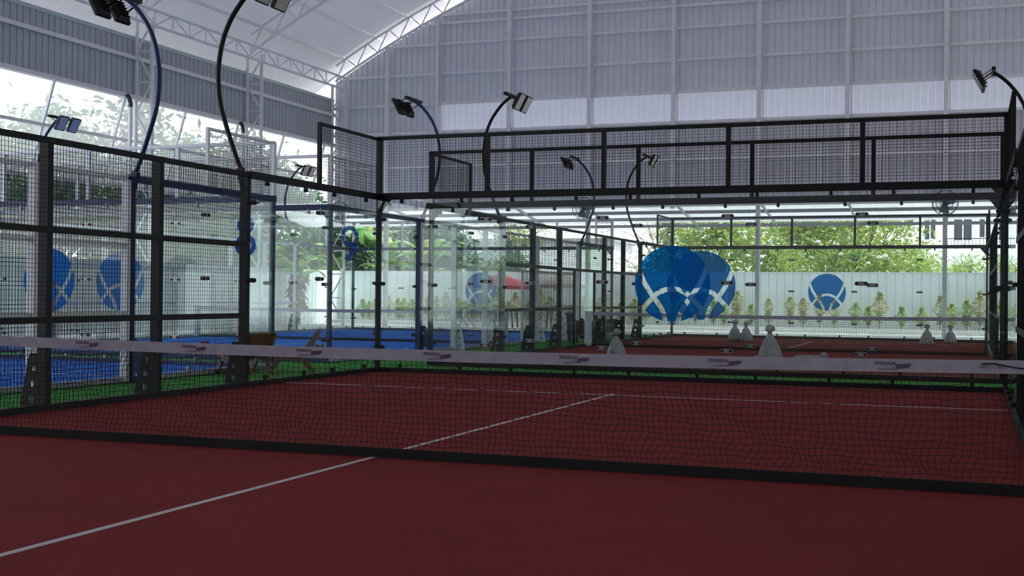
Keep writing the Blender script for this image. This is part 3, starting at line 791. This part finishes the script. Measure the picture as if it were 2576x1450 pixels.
for i, (x, y, s, rz) in enumerate([(-20.6, 44.2, 1.0, 0), (-19.0, 43.6, .95, 1), (-17.6, 44.4, 1.1, 2), (-16.3, 43.5, .9, 3), (-15.2, 44.3, 1.05, 4), (-14.2, 43.6, .85, 5), (-21.8, 43.3, .9, 2.5), (-13.2, 44.2, .8, 1.2)]):
    t = thing('banana_plant', bl[0], 'banana plant', (x, y, -.03), rz, 'banana plants behind the white fence'); t.scale = (s, s, s)
    for nm, me, _ in BN[i % 3]: obj(nm, me, t)
# plants in pots and beds inside the left fence
t = thing('banana_plant', 'wilted banana plant with hanging dry leaves at the left fence corner', 'banana plant', (-17.3, 37.0, -.03), 1.0)
for q, (nm, me, _) in enumerate(BN[1]):
    o = obj(nm, me, t)
t.scale = (.85, .85, .85)
obj('dry_leaves', leaf_cloud(260, lambda R: Vector((R.uniform(-.35, .35), R.uniform(-.3, .3), 1.0 + 1.6 * R.random())), .38, random.Random(9), 1.0), DRYL, t)

def tree_proto(seed, h, rad, nleaf, lm, size, nb=9, flowers=0, zlow=.35, trunk=.12):
    R = random.Random(seed); tr = MB(); cl = []
    tr.tube([(0, 0, 0), (.05 * h * R.uniform(-.5, .5), .03 * h, h * .25), (0, 0, h * .42)], [trunk, trunk * .8, trunk * .6], 8)
    for i in range(nb):
        t = 2 * pi * i / nb + R.uniform(-.4, .4); zz = h * R.uniform(zlow + .1, .95); rr = rad * R.uniform(.35, .95)
        e = Vector((cos(t) * rr, sin(t) * rr, zz)); s = Vector((0, 0, h * R.uniform(.22, .42)))
        m = s.lerp(e, .5) + Vector((0, 0, h * .06)); tr.tube([s, m, e], [trunk * .5, trunk * .32, trunk * .12], 6); cl.append(e)
        for q in range(2):
            e2 = e + Vector((R.uniform(-1, 1), R.uniform(-1, 1), R.uniform(-.4, .8))) * rad * .35; tr.tube([m, e2], [trunk * .25, .01], 5); cl.append(e2)
    def sh(R):
        c = R.choice(cl); g = rad * .34
        return c + Vector((R.gauss(0, g * .6), R.gauss(0, g * .6), R.gauss(0, g * .5)))
    fo = leaf_cloud(nleaf, sh, size, R); out = [('trunk', tr.mesh('trunk', BARK)), ('foliage', fo.mesh('foliage', lm))]
    if flowers:
        fb = MB()
        for _ in range(flowers):
            c = sh(R); r = R.uniform(.07, .14)
            fb.lathe([(r * .2, -r * .6), (r, -r * .2), (r * .9, r * .35), (r * .2, r * .6)], 6, c)
        out.append(('blossoms', fb.mesh('blossoms', BLOSSOM)))
    return out
def plant_tree(proto, name, lab, cat, loc, rz, s=1.0, group=None):
    t = thing(name, lab, cat, loc, rz, group); t.scale = (s, s, s)
    for nm, me in proto: obj(nm, me, t)
    return t
FR = [tree_proto(3, 5.6, 2.3, 5200, LEAF1, .26, 12, 150), tree_proto(4, 5.2, 2.4, 5000, LEAF1, .26, 12, 130)]
DN = [tree_proto(5, 7.0, 2.6, 7500, LEAF3, .34, 13, 0, .12), tree_proto(6, 5.5, 2.4, 7000, LEAF3, .34, 12, 0, .1), tree_proto(8, 4.6, 2.0, 3000, LEAF1, .2, 10, 0, .08)]
DRY = tree_proto(7, 6.0, 1.9, 900, DRYL, .13, 14, 0, .3, .07)
G1 = 'white flowering trees behind the fence'
for i, (x, y, s, rz) in enumerate([(-1.5, 46.8, 1.0, 0), (1.2, 45.9, 1.0, 2), (3.3, 48.6, 1.1, 4), (5.2, 46.0, 1.0, 1)]):
    plant_tree(FR[i % 2], 'frangipani_tree', 'green tree with white blossoms standing behind the white fence on the right half', 'tree', (x, y, -.03), rz, s, G1)
plant_tree(DRY, 'bare_tree', 'nearly bare tree with brown drying leaves, left of the flowering trees', 'tree', (-3.6, 46.0, -.03), 0, 1.05)
plant_tree(DN[2], 'garden_tree', 'low bushy green tree under the pale building with arched windows', 'tree', (9.4, 46.6, -.03), 0, .62)
plant_tree(DN[2], 'garden_tree', 'bushy green tree at the right edge beyond the fence', 'tree', (12.9, 48.0, -.03), 2, .6)
plant_tree(DN[2], 'garden_tree', 'airy green tree between the banana plants and the small white house', 'tree', (-12.3, 47.5, -.03), 3, 1.1)
G2 = 'dark green trees behind the left fence'
R = random.Random(21)
for i, (x, y) in enumerate([(-22, 14), (-21.2, 18), (-22.5, 22), (-21, 25.5), (-23, 29), (-21.5, 32.5), (-22.8, 36), (-21.6, 39.5), (-25, 43), (-19.5, 47), (-24, 48.5), (-16.5, 48.5)]):
    plant_tree(DN[i % 2], 'leafy_tree', 'dense dark green tree behind the left boundary fence', 'tree', (x, y, -.03), R.uniform(0, 6), R.uniform(.8, 1.02) * (1.4 if 26 < y < 44 else 1), G2)
for i, (x, y) in enumerate([(-17.8, 46.2), (-14.6, 46.6), (-20.8, 45.6), (-11.6, 45.2)]):
    plant_tree(DN[1], 'leafy_tree', 'dense green tree rising behind the banana plants', 'tree', (x, y, -.03), i * 2.1, .85 if i < 3 else .62, 'dense trees behind the banana plants')
for i, (x, y) in enumerate([(15.5, 46.5), (18.5, 47), (21.5, 46.4), (24.6, 47), (27.8, 46.3), (31.5, 43)]):  # out-of-view trees, added to darken what the side glass reflects
    plant_tree(DN[i % 2], 'leafy_tree', 'unseen dark green tree added beyond the right fence end to darken glass reflections', 'tree', (x, y, -.03), i * 1.7, .95, 'unseen trees added to darken the side glass reflections')
G3 = 'green bushes behind the far fence'
for i, x in enumerate([-2.5, .2, 2.3, 4.4, 6.5, 8.6, 10.9]):
    plant_tree(DN[2], 'leafy_bush', 'leafy green bush showing just above the white fence below the flowering trees', 'bush', (x, 44.3 + (i % 2) * .6, -.5), i * 1.3, .78, G3)

# ------------------------------------------------------------------ buildings beyond
def windows(par, rects, y, arch=False):
    for (x0, x1, z0, z1) in rects:
        wn = obj('window', MB().box(x0, x1, y - .06, y + .05, z0, z1), PANE, par)
        mb = MB()
        for a, b, c, d in ((x0 - .06, x0, z0, z1), (x1, x1 + .06, z0, z1), (x0, x1, z1, z1 + .06), (x0, x1, z0 - .06, z0), ((x0 + x1) / 2 - .03, (x0 + x1) / 2 + .03, z0, z1)):
            mb.box(a, b, y - .09, y + .02, c, d)
        obj('window_frame', mb, WALLW, wn)
b1 = thing('apartment_house', 'white apartment house with arched balcony openings at the right, beyond the trees', 'building', (0, 62, 0))
obj('wall', MB().box(6.9, 24, 0, 6, -.1, 9), WALLW, b1)
windows(b1, [(7.15, 7.7, 4.6, 5.9), (8.65, 9.55, 4.55, 5.75), (9.95, 10.5, 4.7, 5.7), (11.3, 12.2, 4.55, 5.7), (14.0, 15.0, 4.6, 5.7), (8.6, 9.6, 1.4, 3.2), (11.3, 12.3, 1.4, 3.2), (14.0, 15.0, 1.4, 3.2)], 0)
obj('balcony', MB().box(8.3, 10.8, -.9, 0, 3.75, 4.12), WALLW, b1)
bm = MB()
for k in range(14): bm.box(8.32 + k * .18, 8.34 + k * .18, -.88, -.86, 4.12, 4.6)
bm.box(8.3, 10.8, -.9, -.84, 4.58, 4.62); obj('balcony_rail', bm, BLACK, b1)
am = MB(); am.tube([(10.22 + .42 * cos(pi * k / 14), -.1, 5.62 + .42 * sin(pi * k / 14)) for k in range(15)], .05, 6); obj('arch_moulding', am, WALLW, b1)
b2 = thing('small_house', 'small white house with dark window opening, behind the fence left of the centre', 'building', (0, 56, 0))
obj('wall', MB().box(-17.5, -9.0, 0, 5, -.1, 4.3), WALLW, b2)
obj('wall', MB().box(-17.8, -8.6, -.3, 5, 4.3, 4.5), GREYST, b2)
windows(b2, [(-16.5, -15.4, 2.7, 4.1)], 0)
b3 = thing('low_building', 'low white building with long flat roof edge behind the courts, near the middle', 'building', (0, 60, 0))
obj('wall', MB().box(-6.9, -3.2, 0, 4, -.1, 4.6), WALLW, b3)
obj('roof_edge', MB().box(-7.3, -2.8, -.4, 4, 4.6, 4.85), GREYST, b3)

# ------------------------------------------------------------------ umbrellas and garden furniture
def umbrella(m, lab, loc, R0, zt, zr):
    r = thing('garden_umbrella', lab, 'umbrella', loc)
    obj('pole', MB().tube([(0, 0, -.03), (0, 0, zt)], .025, 8), WOOD, r)
    mb = MB(); n = 8
    mb.v.append((0, 0, zt))
    for k in range(n): t = 2 * pi * k / n + pi / 8; mb.v.append((R0 * cos(t), R0 * sin(t), zr))
    for k in range(n): t = 2 * pi * k / n + pi / 8; mb.v.append((R0 * 1.01 * cos(t), R0 * 1.01 * sin(t), zr - .14))
    for k in range(n):
        k2 = (k + 1) % n; mb.f.append((0, 1 + k, 1 + k2)); mb.f.append((1 + k, 1 + n + k, 1 + n + k2, 1 + k2))
    obj('canopy_cloth', mb, m, r)
    for k in range(n):
        t = 2 * pi * k / n + pi / 8; obj('rib', MB().bar((0, 0, zt - .05), (R0 * cos(t), R0 * sin(t), zr - .02), .02), WOOD, r)
    obj('base', MB().lathe([(.25, -.03), (.25, .03), (.06, .06), (.04, .25)], 14), CONC, r)
umbrella(RED, 'open red umbrella over wooden garden furniture, beyond the blue court', (-8.9, 39.2, 0), 1.38, 2.28, 1.72)
umbrella(BEIGE, 'open beige umbrella to the right of the red one', (-6.3, 39.4, 0), 1.3, 2.26, 1.78)
def folding_chair(lab, loc, rz):
    r = thing('folding_chair', lab, 'chair', loc, rz)
    for sx in (-1, 1):
        obj('leg', MB().bar((sx * .22, -.25, 0), (sx * .22, .30, .95), .03), WOOD, r)
        obj('leg', MB().bar((sx * .19, .25, 0), (sx * .19, -.22, .45), .03), WOOD, r)
    mb = MB()
    for k in range(7): mb.box(-.20, .20, -.22 + k * .065, -.17 + k * .065, .43, .45)
    obj('seat', mb, WOOD, r); mb = MB()
    for k in range(6): z = .55 + k * .065; y = .07 + (z - .55) * .57; mb.box(-.21, .21, y, y + .015, z, z + .045)
    obj('backrest', mb, WOOD, r); return r
fc = folding_chair('slatted wooden folding chair leaning back, left of the garden table under the red umbrella', (-9.9, 38.0, 0), -1.9)
fc.location = (-9.9, 38.0, 0)
dup(fc, loc=(-8.4, 37.7, 0), rz=.3, label='slatted wooden folding chair in front of the table under the red umbrella')
dup(fc, loc=(-6.9, 37.9, 0), rz=1.6, label='slatted wooden folding chair between the red and the beige umbrella')
dup(fc, loc=(-5.6, 38.1, 0), rz=1.9, label='slatted wooden folding chair right of the beige umbrella pole')
tb = thing('garden_table', 'wooden slatted garden table under the red umbrella', 'table', (-8.5, 38.55, 0))
mb = MB()
for k in range(9): mb.box(-.6, .6, -.36 + k * .08, -.29 + k * .08, .70, .73)
obj('table_top', mb, WOOD, tb)
for sx in (-1, 1):
    for sy in (-1, 1): obj('leg', MB().bar((sx * .5, sy * .3, 0), (-sx * .0 + sx * .45, sy * .3, .70), .05), WOOD, tb)
tb2 = dup(tb, loc=(-6.1, 38.7, 0), label='wooden slatted garden table under the beige umbrella')

def lounge_chair(lab, loc, rz, wood=WOOD, weave=WEAVE):
    """low lounge chair facing local -y"""
    r = thing('lounge_chair', lab, 'chair', loc, rz)
    for sx in (-.31, .31):
        side = flat('side_frame', [[(-.42, 0), (-.36, 0), (-.17, .27), (.10, .22), (.30, .0), (.36, .0), (.20, .26), (.46, .80), (.41, .83), (.12, .34), (-.10, .36), (-.42, .46), (-.46, .42), (-.25, .33)]], .035, wood)
        obj('side_frame', side, r, (sx, 0, 0), (0, 0, pi / 2))
    n = 10; mb = MB()
    S_ = [(-.42, .44), (-.30, .38), (-.12, .335), (.02, .315), (.12, .33)]
    for (a, za), (b, zb) in zip(S_, S_[1:]): mb.bar((0, a, za), (0, b, zb), .60, .012)
    obj('seat', mb, weave, r)
    mb = MB(); Bk = [(.13, .34), (.20, .45), (.29, .58), (.37, .70), (.44, .82)]
    for (a, za), (b, zb) in zip(Bk, Bk[1:]): mb.bar((0, a, za), (0, b, zb), .62, .012)
    obj('backrest', mb, weave, r)
    obj('stretcher', MB().bar((-.3, -.33, .08), (.3, -.33, .08), .03), wood, r)
    obj('stretcher', MB().bar((-.3, .27, .06), (.3, .27, .06), .03), wood, r)
    return r
lounge_chair('brown lounge chair with woven back turned to the camera, left one on the green strip', (-1.55, 8.36, -.012), radians(-120)).scale = (1, 1, .84)
lounge_chair('brown lounge chair seen from the side, right one on the green strip beside the glass', (-1.32, 9.49, -.012), radians(-60)).scale = (1, 1, .86)
def arm_chair(lab, loc, rz):
    r = thing('rattan_armchair', lab, 'chair', loc, rz)
    obj('seat', MB().box(-.32, .32, -.32, .30, .25, .42), DARKW, r)
    obj('backrest', MB().bar((0, .28, .40), (0, .40, .85), .62, .07), DARKW, r)
    for sx in (-1, 1):
        obj('armrest', MB().box(sx * .36 - .05, sx * .36 + .05, -.32, .34, .22, .62), DARKW, r)
        for sy in (-.28, .28): obj('leg', MB().box(sx * .33 - .03, sx * .33 + .03, sy - .03, sy + .03, 0, .26), DARKW, r)
    return r
arm_chair('dark brown rattan armchair on the green strip left of the farther red court', (-1.0, 25.2, -.012), 2.2)
arm_chair('second dark brown rattan armchair, farther along the green strip', (-1.15, 28.3, -.012), 1.9)

# ------------------------------------------------------------------ sacks on the farther red court
def sack(seed, lab, loc, s=1.0, flatlay=False, rz=0):
    R = random.Random(seed); r = thing('tied_sack', lab, 'sack', loc, rz)
    ph = R.uniform(0, 6)
    wob = lambda t, z: 1 + .05 * sin(5 * t + ph) + .10 * sin(11 * t + ph) * max(0, (z - .16)) * 3
    if flatlay:
        mb = MB().lathe([(.05, .0), (.24, .01), (.26, .05), (.20, .09), (.03, .10)], 20, wob=lambda t, z: 1 + .25 * cos(2 * t) + .05 * sin(5 * t))
        obj('bag', mb, BAG, r, smooth=True)
        obj('neck', MB().lathe([(.03, .03), (.09, .07), (.07, .13), (.02, .17)], 12, (.32, .02, 0), lambda t, z: 1 + .2 * sin(4 * t)), BAG, r, smooth=True); return r
    mb = MB().lathe([(.05, 0), (.165, .0), (.185, .03), (.18, .10), (.150, .20), (.10, .30), (.05, .385), (.028, .42)], 28, wob=wob)
    obj('bag', mb, BAG, r, smooth=True)
    nk = MB().lathe([(.026, .41), (.035, .44), (.075, .47), (.07, .52), (.03, .56)], 14, (R.uniform(-.01, .01), 0, 0), lambda t, z: 1 + .25 * sin(3 * t + ph))
    obj('neck', nk, BAG, r, smooth=True); obj('tie', MB().lathe([(.033, .405), (.036, .42), (.033, .43)], 12), RUBBER, r)
    r.scale = (s, s, s); return r
s1 = sack(1, 'white sack printed 30, standing left on the farther red court behind the glass', (2.32, 16.9, 0), 1.12)
tx = text_mesh('30', .085, .002, RUBBER); obj('printed_number', tx, s1, (-.02, -.187, .10))
sack(2, 'left sack of the pair standing together on the farther red court', (2.80, 28.6, 0), 1.15)
sack(3, 'right sack of the pair standing together on the farther red court', (3.17, 28.4, 0), 1.1)
sack(4, 'large grey white sack standing right of centre close behind the glass', (5.50, 17.7, 0), 1.35)
sack(5, 'white sack lying flat beside the large standing sack', (6.25, 18.2, 0), 1, True)
sack(6, 'grey sack with spread neck, near the right side of the far court', (8.34, 29.0, 0), 1.1)
sack(7, 'small grey sack with a tall tied neck, rightmost on the far court', (8.95, 30.8, 0), 1.0)

# ------------------------------------------------------------------ fans on the columns
def fan(lab, loc, rz):
    r = thing('industrial_fan', lab, 'fan', loc, rz)
    mb = MB(); Rr = .42
    for rr, y in ((Rr, 0), (Rr, -.12), (.28, -.16), (.14, -.18)):
        P = [(rr * cos(2 * pi * k / 32), y, rr * sin(2 * pi * k / 32)) for k in range(33)]; mb.tube(P, .011, 5)
    for k in range(28):
        t = 2 * pi * k / 28; mb.tube([(.05 * cos(t), -.18, .05 * sin(t)), (.28 * cos(t), -.16, .28 * sin(t)), (Rr * cos(t), -.12, Rr * sin(t)), (Rr * cos(t), 0, Rr * sin(t)), (.1 * cos(t), .04, .1 * sin(t))], .004, 4)
    obj('cage', mb, WIREG, r)
    for k in range(3):
        t = 2 * pi * k / 3; b = MB(); V = []
        for i in range(5):
            rr = .06 + .07 * i + .0; w = .04 + .035 * i; tt = t + .12 * i
            V += [(rr * cos(tt) - w * sin(tt), -.04, rr * sin(tt) + w * cos(tt)), (rr * cos(tt) + w * sin(tt), -.10, rr * sin(tt) - w * cos(tt))]
        b.add(V, [(2 * i, 2 * i + 1, 2 * i + 3, 2 * i + 2) for i in range(4)]); obj('blade', b, mat('grey blue fan blade', (.12, .2, .3), .4), r)
    obj('motor', MB().tube([(0, -.12, 0), (0, .22, 0)], .085, 14), BLACK, r)
    obj('bracket', MB().bar((0, .10, -.05), (0, .32, -.45), .05).bar((0, .32, -.45), (0, .32, -.1), .05), BLACK, r)
    return r
fn = fan('round caged fan fixed to a white column, seen near the middle through the glass', (-4.15, 35.42, 4.62), .25)
dup(fn, loc=(8.70, 35.42, 4.62), rz=-.2, label='round caged fan fixed to the white column near the right side')
dup(fn, loc=(-14.45, 35.40, 4.62), rz=0, label='round caged fan near the far left corner column behind the mesh')

print('objects', len(S.objects))
